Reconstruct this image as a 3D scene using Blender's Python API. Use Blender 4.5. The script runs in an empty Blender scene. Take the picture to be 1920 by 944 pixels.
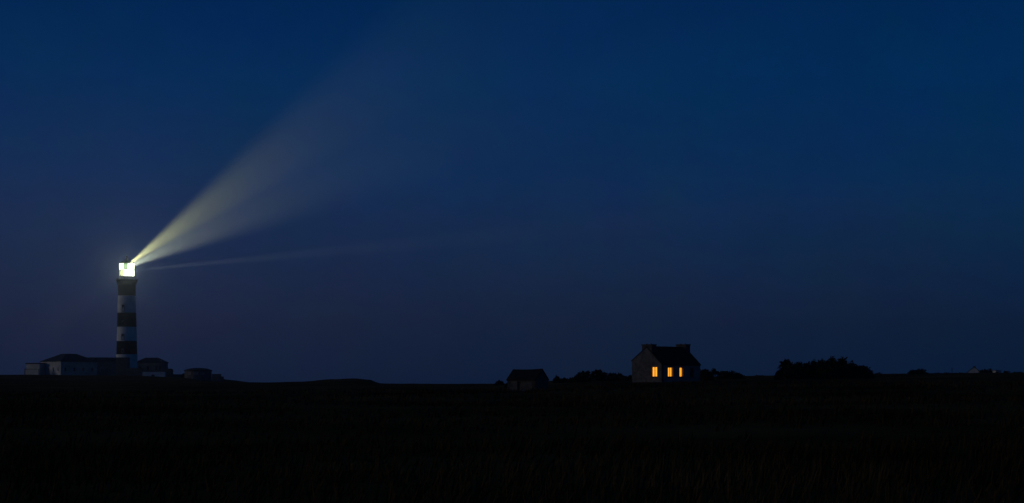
import bpy, bmesh, math, random
from mathutils import Vector, Matrix, noise

sc = bpy.context.scene
C = sc.collection
R = math.radians

# ------------------------------------------------------------------ camera
F = 3125.0            # focal length in photo pixels (58.6 mm on a 36 mm frame)
HY = 718.0            # photo row of the eye level
EYE = 2.0             # eye height above the heath at the viewpoint
cam = bpy.data.cameras.new('camera')
cam.sensor_width = 36.0
cam.lens = 36.0 * F / 1920.0
cam.shift_y = (HY - 472.0) / 1920.0
cam.clip_start = 0.1
cam.clip_end = 20000
co = bpy.data.objects.new('camera', cam)
C.objects.link(co)
co.location = (0, 0, EYE)
co.rotation_euler = (R(90), 0, 0)
sc.camera = co

# ------------------------------------------------------------------ dusk sky
SUN_EL, SUN_AZ = R(3.0), R(262.0)       # afterglow low on the left of the view
world = bpy.data.worlds.new('World')
sc.world = world
world.use_nodes = True
nt = world.node_tree
N, L = nt.nodes, nt.links
bg = N['Background']
sky = N.new('ShaderNodeTexSky')
sky.sky_type = 'NISHITA'
sky.sun_disc = False
sky.sun_elevation = SUN_EL
sky.sun_rotation = SUN_AZ
sky.ozone_density = 4.0
tc = N.new('ShaderNodeTexCoord')
sep = N.new('ShaderNodeSeparateXYZ')
L.new(tc.outputs['Generated'], sep.inputs[0])
ramp = N.new('ShaderNodeValToRGB')
L.new(sep.outputs['Z'], ramp.inputs[0])
stops = [(0.0, (.0018, .0106, .0345)), (0.035, (.0018, .0118, .0370)), (0.07, (.0018, .0165, .0550)),
         (0.12, (.0008, .0217, .0795)), (0.18, (.0000, .0232, .0910)), (0.24, (.0000, .0170, .0800)), (1.0, (.0025, .0145, .0480))]


def set_ramp(r, st):
    e = r.color_ramp.elements
    while len(e) < len(st):
        e.new(0.5)
    for q, (p, c) in zip(e, st):
        q.position = p
        q.color = (*c, 1)


set_ramp(ramp, stops)
# afterglow: a greyish violet belt low in the sky, stronger towards the place where the sun went down
belt = N.new('ShaderNodeValToRGB')
L.new(sep.outputs['Z'], belt.inputs[0])
set_ramp(belt, [(0.0, (.0065, .0042, .0075)), (0.04, (.0122, .0072, .0112)), (0.10, (.0100, .0060, .0082)), (0.17, (.0030, .0016, .0020)), (0.24, (.0000, .0000, .0000)), (1.0, (0, 0, 0))])
dot = N.new('ShaderNodeVectorMath'); dot.operation = 'DOT_PRODUCT'
L.new(tc.outputs['Generated'], dot.inputs[0])
dot.inputs[1].default_value = (math.sin(SUN_AZ), math.cos(SUN_AZ), 0)
near = N.new('ShaderNodeMapRange')
near.inputs['From Min'].default_value = -.58
near.inputs['From Max'].default_value = .20
near.inputs['To Max'].default_value = 1.0
near.clamp = False
L.new(dot.outputs['Value'], near.inputs[0])
pos = N.new('ShaderNodeMath'); pos.operation = 'MAXIMUM'
L.new(near.outputs[0], pos.inputs[0]); pos.inputs[1].default_value = 0.0
bs = N.new('ShaderNodeVectorMath'); bs.operation = 'SCALE'
L.new(belt.outputs[0], bs.inputs[0]); L.new(pos.outputs[0], bs.inputs['Scale'])
add0 = N.new('ShaderNodeVectorMath'); add0.operation = 'ADD'
L.new(ramp.outputs[0], add0.inputs[0]); L.new(bs.outputs[0], add0.inputs[1])
# thin uneven veil put into the sky colour: a few per cent either way
mottle = N.new('ShaderNodeTexNoise')
mottle.inputs['Scale'].default_value = 14.0
mottle.inputs['Detail'].default_value = 11.0
mottle.inputs['Roughness'].default_value = .78
L.new(tc.outputs['Generated'], mottle.inputs['Vector'])
vm = N.new('ShaderNodeVectorMath'); vm.operation = 'MULTIPLY_ADD'
L.new(mottle.outputs['Color'], vm.inputs[0]); vm.inputs[1].default_value = (.90, .55, .42); vm.inputs[2].default_value = (.55, .725, .79)
vmul = N.new('ShaderNodeVectorMath'); vmul.operation = 'MULTIPLY'
L.new(add0.outputs[0], vmul.inputs[0]); L.new(vm.outputs[0], vmul.inputs[1])
glow = N.new('ShaderNodeVectorMath'); glow.operation = 'SCALE'
L.new(sky.outputs[0], glow.inputs[0]); glow.inputs['Scale'].default_value = 0.004
scl = N.new('ShaderNodeVectorMath'); scl.operation = 'SCALE'
L.new(vmul.outputs[0], scl.inputs[0]); scl.inputs['Scale'].default_value = 10.0
add = N.new('ShaderNodeVectorMath'); add.operation = 'ADD'
L.new(glow.outputs[0], add.inputs[0]); L.new(scl.outputs[0], add.inputs[1])
L.new(add.outputs[0], bg.inputs[0])
bg.inputs[1].default_value = 0.1

# ------------------------------------------------------------------ the last of the daylight
sun = bpy.data.lights.new('sun', 'SUN')
sun.energy = 0.36
sun.angle = R(25)
sun.color = (1.0, .93, .86)
so = bpy.data.objects.new('sun', sun)
C.objects.link(so)
sd = Vector((math.sin(SUN_AZ) * math.cos(SUN_EL), math.cos(SUN_AZ) * math.cos(SUN_EL), math.sin(SUN_EL)))
so.rotation_euler = sd.to_track_quat('Z', 'Y').to_euler()

sc.view_settings.view_transform = 'Standard'
sc.view_settings.look = 'None'
sc.view_settings.exposure = 0.0
sc.view_settings.gamma = 1.0
sc.view_settings.use_curve_mapping = False
sc.render.engine = 'CYCLES'
sc.cycles.use_denoising = True
sc.cycles.use_adaptive_sampling = False
sc.cycles.volume_bounces = 0
sc.cycles.max_bounces = 5
sc.cycles.transparent_max_bounces = 24
sc.cycles.sample_clamp_direct = 0
sc.cycles.sample_clamp_indirect = 2.0


# ------------------------------------------------------------------ materials
def mat(name, col, rough=.85, var=.25, scale=2.0, bump=.0, spec=.3, col2=None, detail=4):
    m = bpy.data.materials.new(name)
    m.use_nodes = True
    t = m.node_tree
    b = t.nodes['Principled BSDF']
    b.inputs['Roughness'].default_value = rough
    b.inputs['Specular IOR Level'].default_value = spec
    tx = t.nodes.new('ShaderNodeTexCoord')
    n = t.nodes.new('ShaderNodeTexNoise')
    n.inputs['Scale'].default_value = scale
    n.inputs['Detail'].default_value = detail
    t.links.new(tx.outputs['Object'], n.inputs['Vector'])
    r = t.nodes.new('ShaderNodeValToRGB')
    c1 = [c * (1 - var) for c in col]
    c2 = col2 or [min(1, c * (1 + var)) for c in col]
    r.color_ramp.elements[0].position = .32
    r.color_ramp.elements[1].position = .68
    r.color_ramp.elements[0].color = (*c1, 1)
    r.color_ramp.elements[1].color = (*c2, 1)
    t.links.new(n.outputs['Fac'], r.inputs[0])
    t.links.new(r.outputs[0], b.inputs['Base Color'])
    if bump:
        bp = t.nodes.new('ShaderNodeBump')
        bp.inputs['Strength'].default_value = bump
        t.links.new(n.outputs['Fac'], bp.inputs['Height'])
        t.links.new(bp.outputs[0], b.inputs['Normal'])
    return m


def emis(name, col, strength, clear=0.0):
    """something that gives off light; clear = share of it that is see-through"""
    m = bpy.data.materials.new(name)
    m.use_nodes = True
    t = m.node_tree
    t.nodes.remove(t.nodes['Principled BSDF'])
    out = t.nodes['Material Output']
    e = t.nodes.new('ShaderNodeEmission')
    e.inputs[0].default_value = (*col, 1)
    e.inputs[1].default_value = strength
    if clear:
        tr = t.nodes.new('ShaderNodeBsdfTransparent')
        mx = t.nodes.new('ShaderNodeMixShader')
        mx.inputs[0].default_value = 1 - clear
        t.links.new(tr.outputs[0], mx.inputs[1])
        t.links.new(e.outputs[0], mx.inputs[2])
        t.links.new(mx.outputs[0], out.inputs[0])
    else:
        t.links.new(e.outputs[0], out.inputs[0])
    return m


def stone_mat(name, col, mortar, size=1.0, bump=.5):
    m = bpy.data.materials.new(name)
    m.use_nodes = True
    t = m.node_tree
    b = t.nodes['Principled BSDF']
    b.inputs['Roughness'].default_value = .94
    tx = t.nodes.new('ShaderNodeTexCoord')
    v = t.nodes.new('ShaderNodeTexVoronoi')
    v.inputs['Scale'].default_value = 2.6 / size
    t.links.new(tx.outputs['Object'], v.inputs['Vector'])
    v2 = t.nodes.new('ShaderNodeTexVoronoi')
    v2.feature = 'DISTANCE_TO_EDGE'
    v2.inputs['Scale'].default_value = 2.6 / size
    t.links.new(tx.outputs['Object'], v2.inputs['Vector'])
    hsv = t.nodes.new('ShaderNodeHueSaturation')
    hsv.inputs['Color'].default_value = (*col, 1)
    sp = t.nodes.new('ShaderNodeSeparateColor')
    t.links.new(v.outputs['Color'], sp.inputs[0])
    mr = t.nodes.new('ShaderNodeMapRange')
    mr.inputs['To Min'].default_value = .55
    mr.inputs['To Max'].default_value = 1.35
    t.links.new(sp.outputs[0], mr.inputs[0])
    t.links.new(mr.outputs[0], hsv.inputs['Value'])
    st = t.nodes.new('ShaderNodeMapRange')
    st.inputs['From Max'].default_value = .06
    t.links.new(v2.outputs['Distance'], st.inputs[0])
    mx = t.nodes.new('ShaderNodeMix')
    mx.data_type = 'RGBA'
    mx.inputs[6].default_value = (*mortar, 1)
    t.links.new(st.outputs[0], mx.inputs[0])
    t.links.new(hsv.outputs[0], mx.inputs[7])
    t.links.new(mx.outputs[2], b.inputs['Base Color'])
    bp = t.nodes.new('ShaderNodeBump')
    bp.inputs['Strength'].default_value = bump
    bp.inputs['Distance'].default_value = .05
    t.links.new(st.outputs[0], bp.inputs['Height'])
    t.links.new(bp.outputs[0], b.inputs['Normal'])
    return m


M = {
    'white': mat('white_paint', (.58, .575, .55), .8, .14, .35, .1, .1),
    'black': mat('black_paint', (.016, .016, .015), .8, .35, .5, .1, .05),
    'dark_stone': stone_mat('dark_stone', (.07, .065, .06), (.10, .095, .085), 1.2),
    'metal': mat('dark_metal', (.03, .03, .03), .5, .3, 3),
    'copper': mat('weathered_copper_roof', (.035, .042, .038), .6, .3, 1.5),
    'render_pale': mat('pale_render', (.37, .36, .34), .9, .22, .35, .1, .05),
    'render_grey': mat('grey_render', (.17, .16, .145), .9, .28, .3, .1, .05),
    'slate': mat('slate', (.030, .031, .034), .8, .35, 1.2, .2, .1),
    'slate_old': mat('old_slate', (.020, .018, .015), .9, .4, 1.6, .2, .05),
    'stone_wall': stone_mat('rubble_stone', (.066, .064, .062), (.086, .083, .080)),
    'stone_barn': stone_mat('barn_stone', (.062, .057, .05), (.08, .073, .064)),
    'limewash': mat('limewashed_wall', (.21, .19, .16), .9, .25, .8, .15, .05),
    'chimney': stone_mat('chimney_stone', (.04, .037, .033), (.05, .047, .043)),
    'frame': mat('painted_window_frame', (.20, .13, .07), .6, .1, 4),
    'glass_dark': mat('dark_glass', (.02, .022, .026), .15, .1, 1, spec=.5),
    'wood': mat('weathered_wood', (.06, .05, .042), .85, .3, 4),
    'leaf': mat('dark_foliage', (.024, .024, .010), .9, .4, 1.5, spec=0),
    'leaf_brown': mat('bracken_foliage', (.034, .026, .012), .9, .4, 1.5, spec=0),
    'bark': mat('bark', (.025, .020, .016), .9, .3, 5),
    'grass': mat('dry_heath_grass', (.038, .024, .009), .95, .5, .05, spec=0, col2=(.074, .050, .022)),
    'pale_stone': mat('pale_boulder', (.42, .40, .37), .9, .2, 6, .3),
    'lens_hot': emis('lens_glow', (1.0, 1.0, .80), 30.0),
    'lens': emis('lens_glow_soft', (.92, 1.0, .66), 3.0, .35),
    'pane_lit': emis('lit_lantern_glass', (.90, 1.0, .72), 3.2, .45),
    'pane_green': emis('greenish_lantern_glass', (.20, .50, .16), .75, .35),
    'pane_yellow': emis('yellowish_lantern_glass', (.80, .92, .38), 1.0, .45),
    'pane_hot': emis('bright_lantern_glass', (.96, 1.0, .80), 9.0, .40),
}


def curtain_mat(name, scale, seed, lo=.50, hi=1.25):
    """lamplit curtain seen from outside: light comes through thick and thin folds"""
    m = bpy.data.materials.new(name)
    m.use_nodes = True
    t = m.node_tree
    t.nodes.remove(t.nodes['Principled BSDF'])
    out = t.nodes['Material Output']
    e = t.nodes.new('ShaderNodeEmission')
    tx = t.nodes.new('ShaderNodeTexCoord')
    mp = t.nodes.new('ShaderNodeMapping')
    mp.inputs['Scale'].default_value = (scale, scale, .12)
    mp.inputs['Location'].default_value = (seed, seed, seed)
    t.links.new(tx.outputs['Object'], mp.inputs['Vector'])
    n = t.nodes.new('ShaderNodeTexNoise')
    n.inputs['Scale'].default_value = 1.0
    n.inputs['Detail'].default_value = 2
    t.links.new(mp.outputs[0], n.inputs['Vector'])
    r = t.nodes.new('ShaderNodeValToRGB')
    r.color_ramp.elements[0].position = .36
    r.color_ramp.elements[1].position = .66
    r.color_ramp.elements[0].color = (.85, .25, .010, 1)
    r.color_ramp.elements[1].color = (1.0, .43, .045, 1)
    t.links.new(n.outputs['Fac'], r.inputs[0])
    mr = t.nodes.new('ShaderNodeMapRange')
    mr.inputs['From Min'].default_value = .36
    mr.inputs['From Max'].default_value = .66
    mr.inputs['To Min'].default_value = lo
    mr.inputs['To Max'].default_value = hi
    t.links.new(n.outputs['Fac'], mr.inputs[0])
    t.links.new(r.outputs[0], e.inputs[0])
    t.links.new(mr.outputs[0], e.inputs[1])
    t.links.new(e.outputs[0], out.inputs[0])
    return m


# ------------------------------------------------------------------ mesh helpers
class MB:
    def __init__(s):
        s.v, s.f = [], []

    def add(s, vs, fs):
        o = len(s.v)
        s.v += [tuple(v) for v in vs]
        s.f += [tuple(i + o for i in f) for f in fs]
        return s

    def box(s, x0, x1, y0, y1, z0, z1):
        return s.add([(x0, y0, z0), (x1, y0, z0), (x1, y1, z0), (x0, y1, z0), (x0, y0, z1), (x1, y0, z1), (x1, y1, z1), (x0, y1, z1)],
                     [(0, 3, 2, 1), (4, 5, 6, 7), (0, 1, 5, 4), (1, 2, 6, 5), (2, 3, 7, 6), (3, 0, 4, 7)])

    def lathe(s, prof, n=32, a0=0.0, cap=True, cx=0, cy=0):
        vs, fs = [], []
        for r, z in prof:
            for k in range(n):
                a = a0 + 2 * math.pi * k / n
                vs.append((cx + r * math.cos(a), cy + r * math.sin(a), z))
        for i in range(len(prof) - 1):
            for k in range(n):
                k2 = (k + 1) % n
                fs.append((i * n + k, i * n + k2, (i + 1) * n + k2, (i + 1) * n + k))
        if cap:
            fs.append(tuple(reversed(range(n))))
            fs.append(tuple((len(prof) - 1) * n + k for k in range(n)))
        return s.add(vs, fs)

    def tube(s, p, q, r0, r1=None, n=6):
        p, q = Vector(p), Vector(q)
        r1 = r0 if r1 is None else r1
        d = (q - p).normalized()
        a = d.orthogonal().normalized()
        b = d.cross(a)
        vs = []
        for c, r in ((p, r0), (q, r1)):
            for k in range(n):
                t = 2 * math.pi * k / n
                vs.append(c + (a * math.cos(t) + b * math.sin(t)) * r)
        fs = [(k, (k + 1) % n, n + (k + 1) % n, n + k) for k in range(n)]
        fs += [tuple(reversed(range(n))), tuple(range(n, 2 * n))]
        return s.add(vs, fs)

    def build(s, name, m, parent=None, smooth=False):
        me = bpy.data.meshes.new(name)
        me.from_pydata(s.v, [], s.f)
        me.update()
        if smooth:
            for p in me.polygons:
                p.use_smooth = True
        me.materials.append(m)
        o = bpy.data.objects.new(name, me)
        C.objects.link(o)
        if parent:
            o.parent = parent
        return o


def thing(name, label, cat, loc, rz=0.0, group=None):
    o = bpy.data.objects.new(name, None)
    o.empty_display_size = .5
    C.objects.link(o)
    o.location = loc
    o.rotation_euler = (0, 0, rz)
    return tag(o, label, cat, group)


def tag(o, label, cat, group=None):
    o['label'] = label
    o['category'] = cat
    o['kind'] = 'thing'
    if group:
        o['group'] = group
    return o


def world_at(px, py, Y):
    """ground survey: a bearing and height read off the photograph at a real distance"""
    return Vector(((px - 960) / F * Y, Y, EYE + (HY - py) / F * Y))


# ------------------------------------------------------------------ the ground
def lerp_tab(tab, x):
    if x <= tab[0][0]:
        return tab[0][1]
    for (a, u), (b, w) in zip(tab, tab[1:]):
        if x <= b:
            t = (x - a) / (b - a)
            t = t * t * (3 - 2 * t)
            return u + (w - u) * t
    return tab[-1][1]


ROWS = [
    (0, [(0, 0.0)]),
    (45, [(0, .05), (1920, .15)]),
    (120, [(0, .5), (960, .45), (1920, .9)]),
    (190, [(0, .7), (940, .95), (1180, 1.45), (1920, 1.9)]),
    (250, [(0, .9), (900, 1.1), (1000, 1.35), (1150, 2.0), (1340, 2.1), (1480, 2.5), (1620, 2.6), (1920, 2.7)]),
    (330, [(0, 1.3), (700, 1.5), (960, 1.80), (1050, 2.3), (1180, 2.9), (1400, 3.25), (1470, 3.3), (1640, 3.5), (1920, 3.7)]),
    (500, [(0, 2.6), (350, 2.4), (500, 2.0), (560, 2.3), (630, 3.05), (665, 3.25), (692, 2.85), (712, 1.75), (760, 1.5), (960, 1.65),
           (1060, 2.2), (1200, 3.6), (1400, 3.9), (1640, 4.4), (1920, 4.9)]),
    (640, [(0, 3.6), (300, 3.2), (420, 2.0), (960, 1.4), (1200, 3.0), (1920, 4.2)]),
    (745, [(-200, 5.5), (60, 5.55), (260, 5.0), (330, 4.4), (400, 2.6), (440, 2.05), (520, 2.0), (600, 1.6), (960, 1.3), (1920, 4)]),
    (860, [(-200, 5.6), (280, 5.4), (400, 4.0), (520, 1.0), (960, 0.8), (1920, 4)]),
    (1100, [(0, 1), (960, 0), (1300, 3.0), (1400, 5.0), (1920, 6)]),
    (1500, [(0, -3), (1000, -2), (1250, 4), (1340, 7.5), (1460, 8.4), (1640, 10.0), (1760, 10.4), (1800, 10.9), (1860, 9.7), (1920, 10.6), (2100, 9)]),
    (2000, [(0, -4), (1920, 0)]),
    (2600, [(0, -4), (1920, -4)]),
]


def ground_h(X, Y, rough=True):
    d = math.hypot(X, Y)
    th = math.atan2(X, Y)
    px = 960 + F * math.tan(max(-1.0, min(1.0, th)))
    dist = d * math.cos(max(-.5, min(.5, th))) if abs(th) < 1.5 else d
    for (ya, ta), (yb, tb) in zip(ROWS, ROWS[1:]):
        if dist <= yb:
            t = (dist - ya) / (yb - ya)
            t = t * t * (3 - 2 * t)
            h = lerp_tab(ta, px) * (1 - t) + lerp_tab(tb, px) * t
            break
    else:
        h = -4.0
    if rough:
        p = Vector((X, Y, 0))
        a = min(1.0, d / 25.0)
        h += a * (.16 * noise.noise(p * .055) + .09 * noise.noise(p * .21 + Vector((9, 3, 0))))
        if d < 420:
            h += a * .05 * noise.noise(p * .7 + Vector((1, 7, 0)))
        else:
            h += .10 * noise.noise(p * .13)
    return h


def make_ground():
    az = [-math.pi + .0]
    px = -700
    inner = []
    while px <= 2700:
        inner.append(math.atan((px - 960) / F))
        px += 9
    left = [-math.pi + (inner[0] + math.pi) * k / 26 for k in range(26)]
    right = [inner[-1] + (math.pi - inner[-1]) * k / 26 for k in range(1, 26)]
    az = left + inner + right
    ds = []
    d = 1.5
    while d < 2600:
        ds.append(d)
        d += max(.8, d * .022)
    ds.append(2600)
    n = len(az)
    vs = [(0, 0, 0)]
    for d in ds:
        for a in az:
            X, Y = d * math.sin(a), d * math.cos(a)
            vs.append((X, Y, ground_h(X, Y)))
    fs = [(0, 1 + (k + 1) % n, 1 + k) for k in range(n)]
    for i in range(len(ds) - 1):
        for k in range(n):
            k2 = (k + 1) % n
            fs.append((1 + i * n + k, 1 + i * n + k2, 1 + (i + 1) * n + k2, 1 + (i + 1) * n + k))
    b = MB()
    b.v, b.f = vs, fs
    m = mat('heath_turf', (.056, .030, .010), .95, .5, .045, .4, 0, col2=(.120, .070, .026), detail=9)
    o = b.build('ground', m, smooth=True)
    o['kind'] = 'structure'
    return o


make_ground()


# ------------------------------------------------------------------ lighthouse
def lighthouse():
    Y0 = 800.0
    k = Y0 / F                                    # metres per photo pixel at that distance
    base = world_at(237.8, 703, Y0)
    zb = base.z - .8
    def z(py): return (HY - py) * k + EYE - zb   # height above the foot for a photo row
    root = thing('lighthouse', 'tall black and white banded lighthouse tower with its lantern shining', 'lighthouse', (base.x, base.y, zb))
    # tower bands (radius tapers from foot to corbel)
    def rad(zz): return 5.15 + (4.18 - 5.15) * min(1, zz / z(555))
    edges = [(z(665), z(640), 'black'), (z(640), z(613.5), 'white'), (z(613.5), z(587), 'black'), (z(587), z(555), 'white'), (z(555), z(534), 'black')]
    MB().lathe([(5.05, -1.5), (4.98, z(668.5)), (5.12, z(668.0)), (5.12, z(665.4)), (4.9, z(665))], 48).build('tower_base', M['white'], root, False)
    bands = []
    for a, b_, c in edges:
        o = MB().lathe([(rad(a), a), (rad(b_), b_)], 48).build('tower_band', M[c], root)
        o['label'] = ('black painted band of the tower' if c == 'black' else 'white painted band of the tower')
        bands.append((a, b_, c, o))
    # corbelled cornice under the gallery
    MB().lathe([(4.2, z(534)), (4.45, z(531)), (4.85, z(528.5)), (5.0, z(527.6)), (5.0, z(526.2))], 48).build('cornice', M['black'], root)
    for i in range(24):
        a = 2 * math.pi * i / 24
        p = Vector((math.cos(a), math.sin(a), 0))
        mb = MB()
        q = Vector((-p.y, p.x, 0)) * .22
        r0, r1 = 4.22, 4.98
        z0, z1, z2 = z(535.5), z(530), z(527.7)
        vs = []
        for s in (-1, 1):
            vs += [p * (r0 - .1) + q * s + Vector((0, 0, z0)), p * (r0 + .05) + q * s + Vector((0, 0, z0)), p * r1 + q * s + Vector((0, 0, z1 + .3)), p * r1 + q * s + Vector((0, 0, z2)), p * (r0 - .1) + q * s + Vector((0, 0, z2))]
        mb.add(vs, [(0, 1, 2, 3, 4), (9, 8, 7, 6, 5), (0, 5, 6, 1), (1, 6, 7, 2), (2, 7, 8, 3), (3, 8, 9, 4), (4, 9, 5, 0)])
        mb.build('corbel', M['black'], root)
    # windows up the tower
    for (a, b_, c, o), rows in zip(bands[:4], ((655, 662), (627.5, 637.5), (602, 610), (573, 585))):
        zt, zl = z(rows[0]), z(rows[1])
        zm = (zt + zl) / 2
        r = rad(zm)
        ang = math.atan2(-1, -.18)
        w = Vector((math.cos(ang), math.sin(ang), 0))
        rot = math.atan2(w.y, w.x) + math.pi / 2
        fr = MB()
        hw = .5
        fr.box(-hw - .16, -hw, -.16, .5, zl - .2, zt + .2).box(hw, hw + .16, -.16, .5, zl - .2, zt + .2)
        fr.box(-hw, hw, -.16, .5, zt, zt + .2).box(-hw, hw, -.20, .5, zl - .2, zl)
        f = fr.build('window', M['render_grey' if c == 'black' else 'dark_stone'], o)
        f.location = (w.x * r, w.y * r, 0)
        f.rotation_euler = (0, 0, rot)
        g = MB().box(-hw, hw, .02, .06, zl, zt).build('pane', M['render_grey' if c == 'black' else 'glass_dark'], o)
        g.location = (w.x * r, w.y * r, 0)
        g.rotation_euler = (0, 0, rot)
    # gallery
    gal = MB().lathe([(5.0, z(526.2)), (5.35, z(525.9)), (5.35, z(525.0)), (3.6, z(524.9))], 48).build('gallery_deck', M['dark_stone'], root)
    rail = MB()
    zr0, zr1 = z(525.0), z(525.0) + 1.15
    for i in range(24):
        a = 2 * math.pi * i / 24
        rail.tube((5.15 * math.cos(a), 5.15 * math.sin(a), zr0 - .02), (5.15 * math.cos(a), 5.15 * math.sin(a), zr1), .045)
    for zz in (zr1, (zr0 + zr1) / 2):
        for i in range(48):
            a, b_ = 2 * math.pi * i / 48, 2 * math.pi * (i + 1) / 48
            rail.tube((5.15 * math.cos(a), 5.15 * math.sin(a), zz), (5.15 * math.cos(b_), 5.15 * math.sin(b_), zz), .04, n=5)
    rail.build('railing', M['metal'], gal)
    # lantern room
    zl0, zmid, zl1 = z(518.6), z(506.6), z(494.4)
    RL = 3.52
    NP = 12
    off = -math.pi / 2 + R(4.5)                   # one pane faces a little to the right of the viewpoint
    MB().lathe([(3.75, z(525.0)), (3.75, z(522.5)), (3.62, zl0 - .12), (3.62, zl0)], 36).build('lantern_base', M['white'], root)
    lan = MB().lathe([(3.62, zl1), (3.66, zl1 + .08), (3.6, zl1 + .22), (2.9, zl1 + .7), (2.0, zl1 + 1.2), (1.2, zl1 + 1.5), (.8, zl1 + 1.65), (.75, zl1 + 2.7), (.2, zl1 + 3.0)], 36).build('lantern_roof', M['copper'], root)
    fin = MB()
    fin.lathe([(.05, zl1 + 3.05), (.42, zl1 + 3.25), (.5, zl1 + 3.55), (.3, zl1 + 3.85), (.05, zl1 + 3.95)], 16)
    fin.tube((0, 0, zl1 + 3.9), (0, 0, zl1 + 5.2), .05, .02)
    fin.build('finial', M['metal'], lan)
    for zz in (zl0, zmid, zl1):
        ring = MB().lathe([(RL - .10, zz - .10), (RL + .10, zz - .10), (RL + .10, zz + .10), (RL - .10, zz + .10), (RL - .10, zz - .10)], 48, cap=False)
        ring.build('glazing_ring', M['metal'], root)
    for i in range(NP):
        a0 = off + 2 * math.pi * (i - .5) / NP
        a1 = off + 2 * math.pi * (i + .5) / NP
        am = (a0 + a1) / 2
        p0 = Vector((RL * math.cos(a0), RL * math.sin(a0), 0))
        p1 = Vector((RL * math.cos(a1), RL * math.sin(a1), 0))
        up = Vector((0, 0, 1))
        MB().tube(p0 + up * zl0, p0 + up * zl1, .055, n=8).build('mullion', M['metal'], root)
        nrm = Vector((math.cos(am), math.sin(am), 0)) * .02
        for row, (za, zb2) in enumerate(((zl0 + .1, zmid - .1), (zmid + .1, zl1 - .1))):
            q0, q1 = p0.lerp(p1, .03), p0.lerp(p1, .97)
            vs = [q0 + up * za, q1 + up * za, q1 + up * zb2, q0 + up * zb2]
            mb = MB().add([v + nrm for v in vs] + [v - nrm for v in vs], [(0, 1, 2, 3), (7, 6, 5, 4), (0, 4, 5, 1), (1, 5, 6, 2), (2, 6, 7, 3), (3, 7, 4, 0)])
            if row == 1:
                mm = M['pane_green'] if i == 0 else M['pane_lit']
            else:
                mm = M['pane_hot'] if i in (0, 1, 2) else (M['pane_yellow'] if i in (10, 11) else M['pane_lit'])
            pn = mb.build('pane', mm, root)
            if i == 0 and row == 1:
                pn['label'] = 'green tinted pane of the lantern'
        if i in (10, 11, 9, 6, 5, 4):
            mb = MB()
            mid = p0.lerp(p1, .5) * 1.012
            zc = (zl0 + zmid) / 2
            if i == 10:
                mb.tube(p0 * 1.01 + up * zc, p1 * 1.01 + up * zmid, .12, n=6)
                mb.tube(p0 * 1.01 + up * zc, p1 * 1.01 + up * zl0, .12, n=6)
            else:
                mb.tube(p0 * 1.01 + up * zl0, p1 * 1.01 + up * zmid, .05, n=6)
            mb.build('diagonal_bar', M['metal'], root)
    # two superposed lenses
    for zc, r in (((zmid + zl1) / 2, 1.5), ((zmid + zl0) / 2, 1.6)):
        MB().lathe([(r * .35, zc - 1.25), (r * .8, zc - .9), (r, zc - .3), (r, zc + .3), (r * .8, zc + .9), (r * .35, zc + 1.25)], 24).build('lens', M['lens'], root)
    # bull's-eye turned towards the viewpoint
    be = MB().lathe([(.02, -.35), (.9, -.25), (1.4, 0), (.9, .25), (.02, .35)], 24, cap=False).build('bulls_eye', M['lens_hot'], root)
    be.location = (.75, -2.3, (zmid + zl0) / 2 + .05)
    be.rotation_euler = (R(90), 0, R(12))

    # the lamp's light: an added halo spot and the turning beams
    def lamp(name, kind, loc, energy, radius, col=(1.0, .98, .74)):
        l = bpy.data.lights.new(name, kind)
        l.energy = energy
        l.shadow_soft_size = radius
        l.color = col
        o = bpy.data.objects.new(name, l)
        C.objects.link(o)
        o.parent = root
        o.location = loc
        return l, o
    l, o = lamp('halo_spot', 'SPOT', (.75, -2.85, (zmid + zl0) / 2 + .05), GLOW, .5, (.88, 1.0, .92))   # added for the halo in the haze, tilted up to keep the tower dark
    l.spot_size = R(32)
    l.spot_blend = 1.0
    o.rotation_euler = Vector((-.23, 1, -.11)).to_track_quat('Z', 'Y').to_euler()
    for dx, dy, size, e, zz, col in BEAMS:
        d = Vector((dx, dy, 0)).normalized()
        l, o = lamp('beam', 'SPOT', d * 4.0 + Vector((0, 0, z(zz))), e, .55, col)
        l.spot_size = R(size)
        l.spot_blend = 1.0
        o.rotation_euler = (-d).to_track_quat('Z', 'Y').to_euler()


GLOW = 1.1e5
YEL, GRN, GRY = (.97, 1.0, .46), (.90, 1.0, .72), (.85, .95, .95)
BEAMS = [
    (.325, -1, 2.3, 9.0e6, 499, YEL),
    (.380, -1, 3.5, 6.4e6, 503, GRN),
    (.934, -1, 2.1, 5.0e7, 508.5, GRY),
    (-.327, 1, 3.0, 2.0e8, 508, GRY),
]
lighthouse()


# ------------------------------------------------------------------ buildings at the lighthouse
def block(mb, x0, x1, y0, y1, z0, z1):
    return mb.box(x0, x1, y0, y1, z0, z1)


def hip(x0, x1, y0, y1, z0, z1, inset_x, inset_y, over=.35, t=.22):
    """hipped roof with thickness; ridge or flat top inset from the eaves"""
    X0, X1, Y0, Y1 = x0 - over, x1 + over, y0 - over, y1 + over
    a = [(X0, Y0, z0), (X1, Y0, z0), (X1, Y1, z0), (X0, Y1, z0)]
    b = [(X0, Y0, z0 + t), (X1, Y0, z0 + t), (X1, Y1, z0 + t), (X0, Y1, z0 + t)]
    c = [(x0 + inset_x, y0 + inset_y, z1), (x1 - inset_x, y0 + inset_y, z1), (x1 - inset_x, y1 - inset_y, z1), (x0 + inset_x, y1 - inset_y, z1)]
    f = [(3, 2, 1, 0)]
    for o in (0, 4):
        f += [(o + k, o + (k + 1) % 4, o + 4 + (k + 1) % 4, o + 4 + k) for k in range(4)]
    f.append((8, 9, 10, 11))
    return MB().add(a + b + c, f)


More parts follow.
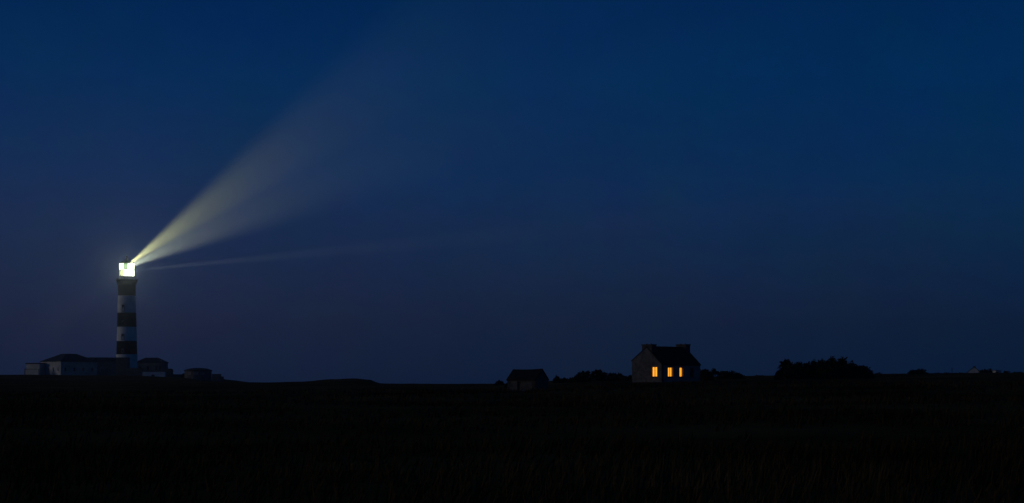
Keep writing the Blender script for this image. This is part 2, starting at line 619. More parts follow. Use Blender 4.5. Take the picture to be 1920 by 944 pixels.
def window(parent, x, y, z0, z1, w, axis, frame='white', glass='glass_dark'):
    """small window on a wall plane; axis 'x' runs along x facing -y, axis 'y' runs along y facing -x"""
    mb = MB()
    t = .09
    def bx(u0, u1, d0, d1, a, b):
        if axis == 'x':
            mb.box(x + u0, x + u1, y + d0, y + d1, a, b)
        else:
            mb.box(x + d0, x + d1, y + u0, y + u1, a, b)
    bx(-w / 2 - t, -w / 2, -.06, .10, z0 - t, z1 + t)
    bx(w / 2, w / 2 + t, -.06, .10, z0 - t, z1 + t)
    bx(-w / 2, w / 2, -.06, .10, z1, z1 + t)
    bx(-w / 2, w / 2, -.06, .10, z0 - t, z0)
    bx(-.03, .03, -.05, .08, z0, z1)
    f = mb.build('window', M[frame], parent)
    mb = MB()
    bx(-w / 2, w / 2, -.025, .004, z0, z1)
    mb.build('pane', M[glass], f)
    return f


def keepers_building():
    Y0 = 800.0
    k = Y0 / F
    p = world_at(114, 702, Y0 - 4)
    z0 = 5.0
    def z(py): return (HY - py) * k + EYE - z0
    root = thing('keepers_building', 'long low grey building with dark hipped roof left of the lighthouse foot', 'building', (p.x, p.y, z0), R(44))
    # local x runs along the long front, local y into depth; the near corner is the origin
    W, Lm, Lw = 19.5, 19.5, 15.5
    ev, top, wt = z(678.5), z(663.2), z(669.5)
    wl = MB().box(0, Lm, 0, W, -1.5, ev)
    wl = wl.build('wall', M['render_pale'], root)
    hip(0, Lm, 0, W, ev + .003, top, 7.0, 7.5).build('roof', M['slate'], root)
    MB().box(Lm, Lm + Lw, .8, W - 4, -1.5, z(677.0)).build('wing_wall', M['render_grey'], root)
    hip(Lm + .4, Lm + Lw, .8, W - 4, z(677.0) + .003, wt, 1.0, 4.0).build('wing_roof', M['slate'], root)
    for i in range(4):
        window(root, 2.4 + i * 4.8, 0, 2.4, 4.3, 1.1, 'x')
        window(root, 0, 2.6 + i * 4.6, 2.4, 4.3, 1.1, 'y')
    for i in range(3):
        window(root, Lm + 2.8 + i * 4.6, .8, 2.2, 4.1, 1.1, 'x')
    # low annex with flat roof at the far left
    a = world_at(66, 702, Y0 + 8)
    ann = thing('flat_roofed_annex', 'low pale flat roofed annex at the far left end of the lighthouse buildings', 'building', (a.x, a.y, z0), R(-25))
    MB().box(-2.9, 5.2, -3, 4, -1.5, z(682.5)).build('wall', M['render_pale'], ann)
    MB().box(-3.2, 5.2, -3.3, 4.3, z(682.5) + .003, z(680.6)).build('roof', M['slate'], ann)
    window(ann, -.6, -3, 1.9, 3.2, 1.0, 'x')
    window(ann, 2.2, -3, 1.9, 3.2, 1.0, 'x')
    # garden wall with a gate post in front of the annex
    g = world_at(52, 702, Y0 + 1)
    gw = thing('garden_wall', 'low pale garden wall with a dark gate post left of the annex', 'wall', (g.x, g.y, z0), R(-22))
    MB().box(-1.2, 6.4, -.25, .25, -1.2, z(693.2)).build('wall', M['render_pale'], gw)
    MB().box(-1.3, 6.5, -.32, .32, z(693.2) + .003, z(692.4)).build('coping', M['dark_stone'], gw)
    MB().box(-1.75, -1.35, -.2, .2, -1.2, z(691.5)).build('gate_post', M['wood'], gw)


keepers_building()


def dark_block():
    Y0 = 788.0
    k = Y0 / F
    z0 = 5.0
    def z(py): return (HY - py) * k + EYE - z0
    p = world_at(227.8, 702, Y0)
    root = thing('entrance_block', 'dark stone entrance block in front of the lighthouse foot', 'building', (p.x, p.y, z0))
    w = 2.75
    MB().box(-w, w, 0, 5.0, -1.5, z(672)).build('wall', M['dark_stone'], root)
    MB().box(-w - .15, w + .15, -.15, 5.15, z(672) + .003, z(670.6)).build('roof', M['slate'], root)
    MB().box(-.7, .7, -.06, .08, -.6, 2.3).build('door', M['wood'], root)
    cw = world_at(254, 702, Y0 - 4)
    court = thing('court_wall', 'dark stone court wall across the foot of the lighthouse on its right side', 'wall', (cw.x, cw.y, z0))
    MB().box(-4.0, 3.6, -.3, .3, -1.5, z(691.5)).build('wall', M['dark_stone'], court)
    MB().box(-4.0, 3.7, -.4, .4, z(691.5) + .003, z(690.7)).build('coping', M['dark_stone'], court)
    # wing on the right of the tower
    q = world_at(281, 702, Y0 + 22)
    wing = thing('right_wing', 'dark roofed building with small windows just right of the lighthouse foot', 'building', (q.x, q.y, z0), R(-6))
    x0, x1 = -7.2, 6.2
    MB().box(x0, x1, 0, 9, -1.5, z(679.5)).build('wall', M['render_grey'], wing)
    hip(x0, x1, 0, 9, z(679.5) + .003, z(669.5), 3.6, 4.0, .3).build('roof', M['slate'], wing)
    for x in (-5.0, -1.0, 3.3, 5.0):
        window(wing, x, 0, z(694), z(686), .95, 'x', 'render_grey')
    # pale shed in front
    s = world_at(288, 706, Y0 - 12)
    shed = thing('pale_shed', 'low whitewashed shed in front of the right wing', 'shed', (s.x, s.y, 4.3), R(3))
    zt = EYE + (HY - 697.6) * k - 4.3
    mb = MB().box(-5.1, -1.1, 0, 4, -1.5, zt).box(.5, 5.1, 0, 4, -1.5, zt).box(-1.1, .5, 0, 4, 1.5, zt).box(-1.1, .5, 2.0, 4, -1.5, 1.5)
    mb.build('wall', M['white'], shed)
    MB().box(-5.25, 5.25, -.2, 4.2, zt + .003, zt + .25).build('roof', M['slate'], shed)
    MB().box(-1.1, .5, .5, .6, -1.2, 1.5).build('door', M['wood'], shed)
    # dark hut at its right
    h = world_at(314.5, 706, Y0 - 8)
    hut = thing('dark_hut', 'small dark hut with a low roof right of the whitewashed shed', 'hut', (h.x, h.y, 4.0), R(-8))
    zt = EYE + (HY - 694.0) * k - 4.0
    MB().box(-1.55, 1.6, 0, 3, -1.5, zt).build('wall', M['dark_stone'], hut)
    hip(-1.55, 1.6, 0, 3, zt + .003, zt + .55, .6, 1.2, .15, .12).build('roof', M['slate'], hut)
    MB().box(-.5, .4, -.05, .06, -.5, 1.9).build('door', M['wood'], hut)
    # low wall to the round building
    lw = world_at(333, 706, Y0 - 6)
    w2 = thing('yard_wall', 'low dark stone wall between the hut and the round topped building', 'wall', (lw.x, lw.y, 3.2), R(-3))
    zt = EYE + (HY - 703.0) * k - 3.2
    MB().box(-3.2, 3.6, -.3, .3, -1.5, zt).build('wall', M['dark_stone'], w2)
    MB().box(-3.3, 3.7, -.38, .38, zt + .003, zt + .18).build('coping', M['dark_stone'], w2)
    # round-topped building
    c = world_at(371.5, 716, 770)
    kk = 770 / F
    rb = thing('round_topped_building', 'small dark building with low rounded roof on the slope right of the lighthouse', 'building', (c.x, c.y, 2.6), R(22.5))
    def zz(py): return (HY - py) * kk + EYE - 2.6
    r = 6.3
    MB().lathe([(r, -2), (r, zz(696.0))], 12).build('wall', M['dark_stone'], rb)
    MB().lathe([(r + .25, zz(696.0) + .003), (r + .30, zz(694.6)), (r * .72, zz(691.8)), (r * .35, zz(690.4)), (.2, zz(690.1))], 12).build('roof', M['slate'], rb)
    for a in (-118, -88, -62):
        d = Vector((math.cos(R(a - 22.5)), math.sin(R(a - 22.5)), 0))
        f = MB()
        f.box(-1.05, 1.05, -.12, .3, zz(703.5), zz(697.6))
        o = f.build('shutter', M['render_grey'], rb)
        o.location = d * (r * .97)
        o.rotation_euler = (0, 0, R(a - 22.5) + math.pi / 2)
    # stepped wall at its right
    sw = world_at(408, 716, 762)
    kk2 = 762 / F
    st = thing('stepped_wall', 'dark stepped stone wall at the right end of the lighthouse yard', 'wall', (sw.x, sw.y, 2.0))
    def z3(py): return (HY - py) * kk2 + EYE - 2.0
    MB().box(-2.6, 1.3, 0, 2.2, -2, z3(702.2)).build('wall', M['dark_stone'], st)
    MB().box(1.3, 2.5, .1, 2.1, -2, z3(706.3)).build('lower_step', M['dark_stone'], st)
    MB().box(-2.7, 1.35, -.08, 2.3, z3(702.2) + .003, z3(702.2) + .15).build('coping', M['dark_stone'], st)


dark_block()


# ------------------------------------------------------------------ cottage with lit windows
def gable_house(root, Lx, W, eave_f, eave_b, ridge, m_front, m_gable, m_roof, openings_gable, openings_front, sag=0.0, over=.12, verge=.05, z_bot=-1.2):
    """x along ridge from the near corner, y into depth (front wall on y=0, left gable on x=0); wall panels are cut round the openings"""
    T = .5
    def wall_panel(name, m, length, height, ops, place):
        xs = sorted({0, length, *[o[0] for o in ops], *[o[1] for o in ops]})
        mb = MB()
        for a, b in zip(xs, xs[1:]):
            op = next((o for o in ops if o[0] <= a + 1e-6 and o[1] >= b - 1e-6), None)
            if op:
                place(mb, a, b, z_bot, op[2])
                place(mb, a, b, op[3], height)
            else:
                place(mb, a, b, z_bot, height)
        return mb.build(name, m, root)
    wall_panel('front_wall', m_front, Lx, eave_f, openings_front, lambda mb, a, b, z0, z1: mb.box(a, b, 0, T, z0, z1))
    low = min(eave_f, eave_b)
    wall_panel('gable_wall', m_gable, W, low, openings_gable, lambda mb, a, b, z0, z1: mb.box(-.004, T, max(a, .0), b, z0, z1))
    yr = W * .5
    for x0, x1, nm in ((-.004, T, 'gable_peak'), (Lx - T, Lx + .004, 'gable_peak')):
        pts = [(0.0, low), (W, low), (W, eave_b), (yr, ridge), (0.0, eave_f)]
        vs = [(x0, y, z) for y, z in pts] + [(x1, y, z) for y, z in pts]
        n = len(pts)
        MB().add(vs, [tuple(reversed(range(n))), tuple(range(n, 2 * n))] + [(i, (i + 1) % n, n + (i + 1) % n, n + i) for i in range(n)]).build(nm, m_gable, root)
    MB().box(Lx - T, Lx + .004, T, W, z_bot, low).build('far_gable_wall', m_gable, root)
    MB().box(T, Lx - T, W - T, W, z_bot, eave_b).build('rear_wall', m_gable, root)
    # two roof slopes, ridge may sag
    nseg = 8
    for side in (0, 1):
        ye, ze = (-over, eave_f - over * (ridge - eave_f) / yr) if side == 0 else (W + over, eave_b - over * (ridge - eave_b) / yr)
        vs, fs = [], []
        for i in range(nseg + 1):
            t = i / nseg
            x = -verge + (Lx + 2 * verge) * t
            dz = -sag * math.sin(math.pi * t) + sag * .35 * (t - .5)
            e2 = .03 * math.sin(t * 17 + side)* (1 if sag else .3)
            for y, zz, up in ((ye, ze + e2, 0.012), (yr, ridge + dz, 0.012), (yr, ridge + dz, .16), (ye, ze + e2, .16)):
                vs.append((x, y, zz + up))
        for i in range(nseg):
            for q in range(4):
                a, b = i * 4 + q, i * 4 + (q + 1) % 4
                fs.append((a, b, b + 4, a + 4) if side else (a + 4, b + 4, b, a))
        fs.append((0, 1, 2, 3)); fs.append(tuple(nseg * 4 + q for q in (3, 2, 1, 0)))
        MB().add(vs, fs).build('roof_slope', m_roof, root)


def lit_window(root, u, w, z0, z1, axis, cols, curt, lit=True):
    """window set back in a wall opening: frame, panes and a lamplit curtain behind"""
    mb = MB()
    def bx(m_, u0, u1, d0, d1, a, b):
        if axis == 'x':
            m_.box(u0, u1, d0, d1, a, b)
        else:
            m_.box(d0, d1, u0, u1, a, b)
    t = .04
    u0, u1 = u - w / 2, u + w / 2
    bx(mb, u0, u0 + t, .12, .20, z0, z1)
    bx(mb, u1 - t, u1, .12, .20, z0, z1)
    bx(mb, u0 + t, u1 - t, .12, .20, z0, z0 + t)
    bx(mb, u0 + t, u1 - t, .12, .20, z1 - t, z1)
    fr = mb.build('window', M['frame'], root)
    step = (u1 - u0 - 2 * t) / cols
    for i in range(1, cols):
        mb = MB()
        bx(mb, u0 + t + i * step - .03, u0 + t + i * step + .03, .11, .19, z0 + t, z1 - t)
        mb.build('mullion', M['frame'], fr)
    zm = z0 + (z1 - z0) * .62
    mb = MB()
    bx(mb, u0 + t, u1 - t, .135, .175, zm - .006, zm + .006)
    mb.build('glazing_bar', M['frame'], fr)
    sill = MB()
    bx(sill, u0 - .08, u1 + .08, -.10, .12, z0 - .10, z0 - .002)
    sill.build('sill', M['chimney'], fr)
    if lit:
        # pleated curtain hanging behind the glass
        n = 40
        vs, fs = [], []
        for i in range(n + 1):
            q = i / n
            uu = u0 + (u1 - u0) * q
            d = .33 + .035 * math.sin(q * 2 * math.pi * 4.5 + u) + .012 * math.sin(q * 31)
            for zz in (z0 - .02, z1 + .02):
                vs.append((uu, d, zz) if axis == 'x' else (d, uu, zz))
        for i in range(n):
            f_ = (2 * i, 2 * i + 2, 2 * i + 3, 2 * i + 1)
            fs.append(f_)
        MB().add(vs, fs).build('lit_curtain', curt, fr)
    else:
        mb = MB()
        bx(mb, u0 + t, u1 - t, .14, .16, z0 + t, z1 - t)
        mb.build('pane', M['glass_dark'], fr)
    return fr


def cottage():
    Y0 = 250.0
    p = world_at(1240.5, 718, Y0)
    phi = R(44.5)
    z0 = 2.0
    root = thing('cottage', 'stone cottage with two chimneys and three glowing yellow windows', 'house', (p.x, p.y, z0), 0)
    k = Y0 / F
    # ridge runs away to the right; front wall faces right, gable faces left.  The local frame is turned so that x goes right and back, y goes left and back
    root.rotation_euler = (0, 0, phi)
    Lx, W = 9.15, 5.9
    ev = (HY - 683.8) * k
    evb = (HY - 677.5) * k * 1.02
    rid = (HY - 652.3) * k * 1.012
    wz0, wz1 = (HY - 706.6) * k, (HY - 689.3) * k
    # photo columns of the windows turned into distances along the walls
    def along_front(px):
        # bearing from the eye meets the wall line
        t = (px - 960) / F
        c, s = math.cos(phi), math.sin(phi)
        return (t * p.y - p.x) / (c - t * s)
    def along_gable(px):
        t = (px - 960) / F
        c, s = math.cos(phi), math.sin(phi)
        return (t * p.y - p.x) / (-s - t * c)
    f1 = (along_front(1252.6), along_front(1262.0))
    f2 = (along_front(1274.4), along_front(1281.0))
    f3 = (along_front(1294.0), along_front(1301.0))
    g1 = tuple(sorted((along_gable(1221.6), along_gable(1232.0))))
    ops_f = [(a, b, wz0, wz1) for a, b in (f1, f2, f3)]
    ops_g = [(g1[0], g1[1], wz0, wz1 + .08)]
    gable_house(root, Lx, W, ev, evb, rid, M['limewash'], M['stone_wall'], M['slate_old'], ops_g, ops_f)
    lit_window(root, sum(f1) / 2, f1[1] - f1[0], wz0, wz1, 'x', 2, curtain_mat('curtain_front', 5.5, 3.1, 1.05, 1.7))
    lit_window(root, sum(f2) / 2, f2[1] - f2[0], wz0, wz1, 'x', 1, curtain_mat('curtain_narrow', 6.0, 7.7, 1.15, 1.75))
    lit_window(root, sum(f3) / 2, f3[1] - f3[0], wz0, wz1, 'x', 1, None, False)
    lit_window(root, sum(g1) / 2, g1[1] - g1[0], wz0, wz1 + .08, 'y', 2, curtain_mat('curtain_gable', 4.5, 1.3, 1.15, 1.9))
    # chimneys at both ends of the ridge
    for x in (.55, Lx - .55):
        zt = (HY - 646.0) * k * (1.0 + (.01 if x < 1 else .033))
        hx, hy = .5, .98
        ch = MB().box(x - hx, x + hx, W / 2 - hy, W / 2 + hy, rid - 1.15, zt - .18).build('chimney', M['chimney'], root)
        MB().box(x - hx - .07, x + hx + .07, W / 2 - hy - .07, W / 2 + hy + .07, zt - .177, zt).build('chimney_cap', M['chimney'], ch)
        for dy in (-.45, .45):
            MB().lathe([(.12, zt + .002), (.10, zt + .10)], 10, cx=x, cy=W / 2 + dy).build('chimney_pot', M['slate_old'], ch)
    MB().box(.2, Lx - .2, W / 2 - .12, W / 2 + .12, rid + .12, rid + .22).build('ridge_tiles', M['slate_old'], root)


cottage()


def barn():
    Y0 = 200.0
    k = Y0 / F
    p = world_at(1004.5, 729, Y0)
    z0 = p.z
    # near corner is at the right; the long wall runs away to the left, the dark gable away to the right
    root = thing('stone_shed', 'small dark stone shed with a sagging slate roof left of the cottage', 'shed', (p.x, p.y, z0), 0)
    phi = R(-30)
    root.rotation_euler = (0, 0, phi)
    # mirror of the cottage: x runs to the left along the long wall, so build with negative x
    Lx, W = 3.95, 3.1
    ev, rid = (729 - 712.6) * k, (729 - 694.3) * k
    T = .45
    yr = W / 2
    op = (-2.55, -1.75)
    MB().box(-Lx, op[0], 0, T, -1, ev).box(op[0], op[1], 0, T, .85, ev).box(op[1], 0, 0, T, -1, ev).build('front_wall', M['stone_barn'], root)
    MB().box(op[0], op[1], .18, .26, -.9, .85).build('door', M['wood'], root)
    for x0, x1 in ((-T, .004), (-Lx - .004, -Lx + T)):
        pts = [(0, -1), (W, -1), (W, ev), (yr, rid), (0, ev)]
        vs = [(x0, y, z) for y, z in pts] + [(x1, y, z) for y, z in pts]
        n = 5
        MB().add(vs, [tuple(reversed(range(n))), tuple(range(n, 2 * n))] + [(i, (i + 1) % n, n + (i + 1) % n, n + i) for i in range(n)]).build('gable_wall', M['stone_barn'], root)
    MB().box(-Lx + T, -T, W - T, W, -1, ev).build('rear_wall', M['stone_barn'], root)
    nseg = 8
    for side in (0, 1):
        ye, ze = (-.12, ev - .10) if side == 0 else (W + .12, ev - .10)
        vs, fs = [], []
        for i in range(nseg + 1):
            t = i / nseg
            x = -Lx - .08 + (Lx + .16) * t
            dz = -.07 * math.sin(math.pi * t * .95) + .07 * t
            for y, zz, up in ((ye, ze, .012), (yr, rid + dz, .012), (yr, rid + dz, .13), (ye, ze, .13)):
                vs.append((x, y, zz + up))
        for i in range(nseg):
            for q in range(4):
                a, b = i * 4 + q, i * 4 + (q + 1) % 4
                fs.append((a, b, b + 4, a + 4) if side else (a + 4, b + 4, b, a))
        fs.append((0, 1, 2, 3)); fs.append(tuple(nseg * 4 + q for q in (3, 2, 1, 0)))
        MB().add(vs, fs).build('roof_slope', M['slate_old'], root)
    # pale stone lying in the grass in front
    q = world_at(980.5, 733.5, 190)
    rng = random.Random(5)
    bm = bmesh.new()
    bmesh.ops.create_icosphere(bm, subdivisions=2, radius=.2)
    for v in bm.verts:
        v.co *= 1 + .28 * noise.noise(v.co * 6)
        v.co.x *= 1.05
        v.co.z *= .8
    me = bpy.data.meshes.new('boulder')
    bm.to_mesh(me)
    me.materials.append(M['pale_stone'])
    o = bpy.data.objects.new('boulder', me)
    C.objects.link(o)
    o.location = q
    tag(o, 'small pale boulder in the grass in front of the stone shed', 'boulder')


barn()


# ------------------------------------------------------------------ shrubs
def shrub(px, base_py, top_py, w_px, Y, label, seed, group, leaf='leaf', spiky=.5, dens=1.0, depth=None, name='shrub', flat=0.0):
    rng = random.Random(seed)
    k = Y / F
    X = (px - 960) * k
    zb = min(EYE + (HY - base_py) * k, ground_h(X, Y) + .05)
    h = EYE + (HY - top_py) * k - zb
    rx = w_px * k / 2
    ry = depth or rx * .8
    root = thing(name, label, 'shrub', (X, Y, zb - .1), 0, group)
    st = MB()
    tips = []
    nst = 5 + int(rx * 2)
    for i in range(nst):
        a = rng.uniform(0, 2 * math.pi)
        q = math.sqrt(rng.random())
        top = Vector((math.cos(a) * rx * q * .85, math.sin(a) * ry * q * .85, h * (.95 - .35 * q * q) * rng.uniform(.75, 1)))
        b = Vector((top.x * .3, top.y * .3, -.25))
        mid = b.lerp(top, .5) + Vector((rng.uniform(-.1, .1) * rx, rng.uniform(-.1, .1) * ry, 0))
        r = .035 + .012 * h
        st.tube(b, mid, r, r * .65, 5)
        st.tube(mid, top, r * .65, r * .2, 5)
        tips += [mid.lerp(top, .4), top]
    st.build('stem', M['bark'], root)
    cr = MB()
    # clumps at uneven places inside a lobed dome, each clump many small leaves
    nc = int((24 + rx * ry * 9) * (1 + h * .35))
    lobes = [(rng.uniform(-.75, .75), rng.uniform(.55, 1.05), rng.uniform(.25, .5)) for _ in range(4)]
    def top_at(u):
        e = max(0.0, 1 - abs(u) ** (2.2 + flat * 4))
        bumps = max(hh * math.exp(-((u - c) / s) ** 2) for c, hh, s in lobes)
        return h * (e ** .6) * ((.68 + .32 * bumps) * (1 - min(1, flat)) + (.93 + .07 * bumps) * min(1, flat))
    for i in range(nc):
        u = rng.uniform(-1, 1)
        v = rng.uniform(-1, 1)
        if u * u + v * v > 1:
            continue
        tz = top_at(u) * math.sqrt(max(.05, 1 - v * v * .7))
        zc = tz * (rng.random() ** .45) * .93
        c = Vector((u * rx, v * ry, zc))
        rc = rng.uniform(.16, .34) * (.6 + .25 * min(h, 3))
        nl = int(rng.randint(16, 26) * dens)
        for _ in range(nl):
            d = Vector((rng.gauss(0, 1), rng.gauss(0, 1), rng.gauss(0, .8)))
            d *= rc * .55
            pnt = c + d
            if pnt.z < -.1:
                continue
            n = Vector((rng.gauss(0, 1), rng.gauss(0, 1), rng.gauss(.4, 1))).normalized()
            t = n.orthogonal().normalized()
            b = n.cross(t)
            s = rng.uniform(.05, .11) * (.8 + .2 * min(h, 3))
            l = s * rng.uniform(1.2, 1.9)
            cr.add([pnt - t * l, pnt + b * s, pnt + t * l, pnt - b * s], [(0, 1, 2, 3)])
    # upright twigs breaking the outline
    for i in range(int(14 * spiky * (1 + rx))):
        u = rng.uniform(-.95, .95)
        v = rng.uniform(-.5, .5)
        z1 = top_at(u) * math.sqrt(1 - v * v * .7)
        b = Vector((u * rx, v * ry, z1 * .55))
        tp = Vector((u * rx * 1.04 + rng.gauss(0, .12), v * ry, z1 + rng.uniform(.0, .28) * (.4 + .2 * h)))
        ns = 7
        for j in range(ns):
            q = j / ns
            c = b.lerp(tp, q)
            for _ in range(4):
                n = Vector((rng.gauss(0, 1), rng.gauss(0, 1), rng.gauss(0, .5))).normalized()
                t = Vector((rng.gauss(0, .5), rng.gauss(0, .5), 1)).normalized()
                b2 = n.cross(t).normalized()
                s = rng.uniform(.03, .06)
                cc = c + Vector((rng.gauss(0, .07), rng.gauss(0, .07), rng.gauss(0, .05))) * (1.2 - q)
                cr.add([cc - t * s * 2.2, cc + b2 * s, cc + t * s * 2.2, cc - b2 * s], [(0, 1, 2, 3)])
    cr.build('crown', M[leaf], root)
    return root


G1 = 'bushes left of the cottage'
shrub(936, 720, 712.5, 17, 300, 'small low bush just left of the stone shed', 11, G1, dens=.8)
shrub(958, 722, 716.0, 22, 240, 'low scrub hugging the left corner of the stone shed', 12, G1, dens=.8)
shrub(1044, 717, 704.5, 14, 290, 'small upright bush nearest the stone shed on its right', 13, G1)
shrub(1057, 717, 707.5, 17, 292, 'low rounded bush between the upright bush and the taller bushes', 14, G1)
shrub(1081, 717, 702.5, 34, 285, 'leftmost low part of the bushes rising towards the cottage', 15, G1)
shrub(1094, 716, 693.5, 30, 288, 'taller flat topped bush left of the cottage', 16, G1, flat=.5)
shrub(1120, 716, 690.3, 30, 290, 'bush with a pointed top in the middle of the row left of the cottage', 17, G1)
shrub(1142, 716, 697.3, 40, 290, 'wide bush right of the pointed bush', 18, G1, flat=.6)
shrub(1161, 716, 698.5, 36, 288, 'bush at the right end of the row, near the cottage gable', 19, G1)
shrub(1178, 716, 702.8, 32, 284, 'low bush touching the cottage gable corner', 20, G1)
G2 = 'hedge and scrub right of the cottage'
shrub(1330, 716, 690.4, 40, 272, 'dense square topped bush against the right end of the cottage', 31, G2, flat=1.0, dens=1.3, spiky=.15)
shrub(1362, 714, 693.0, 36, 285, 'rounded scrub bush in the gap right of the square topped bush', 32, G2, flat=.5, spiky=.15)
shrub(1380, 714, 694.5, 34, 288, 'low sloping scrub bush beyond the rounded scrub', 33, G2, flat=.3, spiky=.15)
G3 = 'big thicket right of the cottage'
T_ = [(1463, 697, 20, 'low leftmost bush of the big thicket'), (1474, 674.5, 20, 'tall bush at the left end of the big thicket'),
      (1488, 678.5, 26, 'second tall bush from the left in the big thicket'), (1506, 677.5, 28, 'bush left of centre in the big thicket'),
      (1524, 676.0, 28, 'bush at the centre of the big thicket'), (1542, 674.0, 28, 'bush right of centre in the big thicket'),
      (1561, 668.5, 28, 'tallest bush of the big thicket with bristling tips'), (1580, 670.5, 28, 'tall bush beside the tallest one in the big thicket'),
      (1596, 678.5, 26, 'bush on the falling right shoulder of the big thicket'), (1610, 684.5, 22, 'lower bush near the right end of the big thicket'),
      (1621, 685.0, 11, 'slim upright bush at the right end of the big thicket'), (1628, 697.0, 16, 'low rightmost bush of the big thicket')]
for i, (px, top, w, lab) in enumerate(T_):
    shrub(px, 713, top - 3.5, w * 1.1, 255 + 6 * math.sin(i * 2.1), lab, 50 + i, G3, dens=1.15, spiky=1.0, flat=.25)
for i, (px, top, w) in enumerate([(1490, 690, 40), (1520, 686, 44), (1552, 684, 46), (1585, 686, 40), (1608, 694, 30)]):
    shrub(px, 714, top, w, 248 + (i % 2) * 2, ['low front bush under the left end of the big thicket', 'low front bush left of the thicket middle', 'low front bush under the tallest bush of the thicket',
          'low front bush right of the tallest bush', 'low front bush under the right shoulder of the thicket'][i], 80 + i, G3, dens=1.2, spiky=.3)
G4 = 'far bushes on the right'
shrub(1721, 712, 689.5, 42, 420, 'lone dark rounded bush halfway between the thicket and the right edge', 101, G4, dens=1.3, spiky=.1, flat=.3)
shrub(1703, 712, 702.0, 26, 422, 'low scrub at the left foot of the lone rounded bush', 102, G4, dens=.8)
shrub(1846, 708, 691.5, 20, 520, 'dark bush right of the far pale gable', 103, G4, spiky=.4, flat=.5)
shrub(1855, 708, 690.5, 14, 522, 'slightly taller dark bush at the right of the far gable', 104, G4, spiky=.6, flat=.5)
shrub(1885, 708, 694.5, 12, 540, 'small dark bush between the two pale far walls', 105, G4, spiky=.3, flat=.3)
shrub(1910, 708, 696.5, 30, 545, 'low scrub at the right edge of the view', 106, G4, spiky=.2, flat=.5)
shrub(1866, 708, 697.0, 24, 538, 'low scrub in front of the far pale wall', 107, G4, spiky=.2, flat=.5)
for i, (px, top, w, Y, lab) in enumerate([
        (1648, 697.5, 22, 470, 'low scrub just beyond the right end of the big thicket'),
        (1672, 700.0, 26, 480, 'flat low scrub patch between the thicket and the lone rounded bush'),
        (1758, 697.8, 24, 480, 'low scrub patch right of the tiny pale roofed hut'),
        (1777, 697.0, 20, 490, 'low scrub patch under the far pole'),
        (1800, 697.5, 26, 500, 'low scrub patch at the left foot of the far pale gable'),
        (1425, 703.0, 30, 400, 'low heath scrub in the dip left of the big thicket')]):
    shrub(px, 712, top, w, Y, lab, 120 + i, G4, spiky=.3, flat=.4)
shrub(344, 712, 698.0, 7, 780, 'tiny bush beside the round topped building', 108, None, spiky=.2)


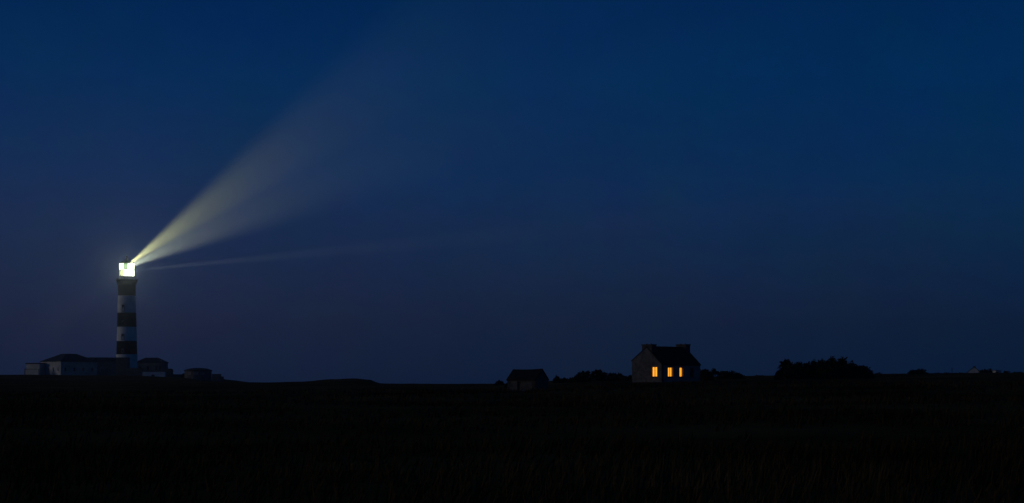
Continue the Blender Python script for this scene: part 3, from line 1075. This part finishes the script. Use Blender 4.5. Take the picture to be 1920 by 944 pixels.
# ------------------------------------------------------------------ far things on the right
def far_right():
    Y0 = 560.0
    k = Y0 / F
    p = world_at(1826, 708, Y0)
    z0 = EYE + (HY - 709) * k
    def z(py): return (HY - py) * k + EYE - z0
    h = thing('far_house', 'far pale gabled house at the right, half hidden by dark bushes', 'house', (p.x, p.y, z0), R(-17))
    w = 2.3
    pts = [(-w, -1.5), (w, -1.5), (w, z(699.5)), (0, z(688.8)), (-w, z(699.5))]
    n = 5
    vs = [(x, 0, zz) for x, zz in pts] + [(x, 7, zz) for x, zz in pts]
    MB().add(vs, [tuple(range(n)), tuple(reversed(range(n, 2 * n)))] + [(i, n + i, n + (i + 1) % n, (i + 1) % n) for i in range(n)]).build('wall', M['render_pale'], h)
    for s in (-1, 1):
        a, b = Vector((s * (w + .15), 0, z(699.5) - .12)), Vector((0, 0, z(688.8) + .01))
        vs = []
        for y in (-.1, 7.1):
            vs += [a + Vector((0, y, 0)), b + Vector((0, y, 0)), b + Vector((0, y, .15)), a + Vector((0, y, .15))]
        MB().add(vs, [(0, 1, 2, 3), (7, 6, 5, 4), (0, 4, 5, 1), (1, 5, 6, 2), (2, 6, 7, 3), (3, 7, 4, 0)]).build('roof_slope', M['slate'], h)
    window(h, .5, 0, z(704), z(700.5), .9, 'x')
    c = MB().box(-.4, .4, 6.0, 6.8, z(689.5) - .4, z(687.0)).build('chimney', M['chimney'], h)
    # two pale walls of far houses
    for px, w_, t, bt, lab in ((1872.5, 11, 695.6, 700, 'far low pale house wall showing over the scrub near the right edge'), (1892, 6, 697.5, 703, 'small pale far shed just right of the small dark bush')):
        Y1 = 600.0
        kk = Y1 / F
        q = world_at(px, bt, Y1)
        zz = EYE + (HY - 704) * kk
        o = thing('far_shed', lab, 'shed', (q.x, q.y, zz), R(10))
        ht = EYE + (HY - t) * kk - zz
        ww = w_ * kk / 2
        MB().box(-ww, ww, 0, 3, -2, ht).build('wall', M['render_pale'], o)
        hip(-ww, ww, .1, 3, ht + .003, ht + .35, ww * .6, 1.3, .1, .06).build('roof', M['render_grey'], o)
    # pale roof beside the round bush
    q = world_at(1741.5, 712, 430)
    o = thing('small_hut', 'tiny pale roofed hut at the right foot of the lone rounded bush', 'hut', (q.x, q.y, q.z), R(25))
    kk = 430 / F
    MB().box(-.55, .55, -.4, .5, -.6, 2.4 * kk * 2).build('wall', M['dark_stone'], o)
    hip(-.55, .55, -.4, .5, 2.4 * kk * 2 + .003, 2.4 * kk * 2 + .35, .2, .42, .1, .05).build('roof', M['render_pale'], o)
    # post on the ridge
    q = world_at(1785, 700, 1480)
    zg = ground_h(q.x, q.y)
    o = thing('pole', 'thin dark pole standing on the far ridge at the right', 'pole', (q.x, q.y, zg - .5))
    MB().tube((0, 0, 0), (0, 0, 4.9), .32, .26, 8).build('shaft', M['wood'], o)
    MB().box(-.8, .8, -.12, .12, 4.0, 4.25).build('cross_arm', M['wood'], o)


far_right()


# ------------------------------------------------------------------ heath grass (uncountable)
def heath():
    rng = random.Random(77)
    b = MB()
    n = 0
    while n < 15000:
        d = 14 + 210 * rng.random() ** 1.7
        a = rng.uniform(-.46, .46)
        X, Y = d * math.sin(a), d * math.cos(a)
        dn = noise.noise(Vector((X * .06, Y * .06, 3)))
        if dn < rng.uniform(-.6, .35):
            continue
        n += 1
        z = ground_h(X, Y)
        big = 1 + max(0, dn) * 1.2
        for _ in range(4):
            x, y = X + rng.gauss(0, .12), Y + rng.gauss(0, .12)
            h = rng.uniform(.14, .42) * big
            w = rng.uniform(.008, .02) * (1 + d / 60)
            th = rng.uniform(0, math.pi)
            u = Vector((math.cos(th) * w, math.sin(th) * w, 0))
            lean = Vector((rng.gauss(.08, .10), rng.gauss(0, .10), h))
            p = Vector((x, y, z - .05))
            m = p + lean * .55
            b.add([p - u, p + u, m + u * .7, p + lean, m - u * .7], [(0, 1, 2, 3, 4)])
    o = b.build('heath_grass', M['grass'])
    o['kind'] = 'stuff'
    o['label'] = 'dark rough heath grass covering the foreground'
    o['category'] = 'grass'


heath()


# ------------------------------------------------------------------ damp sea air
def haze():
    o = MB().box(-2700, 2700, -2700, 2700, -6, 68).build('haze', bpy.data.materials.new('damp_air'))
    m = o.data.materials[0]
    m.use_nodes = True
    t = m.node_tree
    t.nodes.remove(t.nodes['Principled BSDF'])
    v = t.nodes.new('ShaderNodeVolumePrincipled')
    v.inputs['Color'].default_value = (.93, .95, .97, 1)
    v.inputs['Density'].default_value = HAZE
    v.inputs['Anisotropy'].default_value = .94
    m.cycles.volume_sampling = 'EQUIANGULAR'
    t.links.new(v.outputs[0], t.nodes['Material Output'].inputs['Volume'])
    o['kind'] = 'stuff'


HAZE = 0.00010
haze()
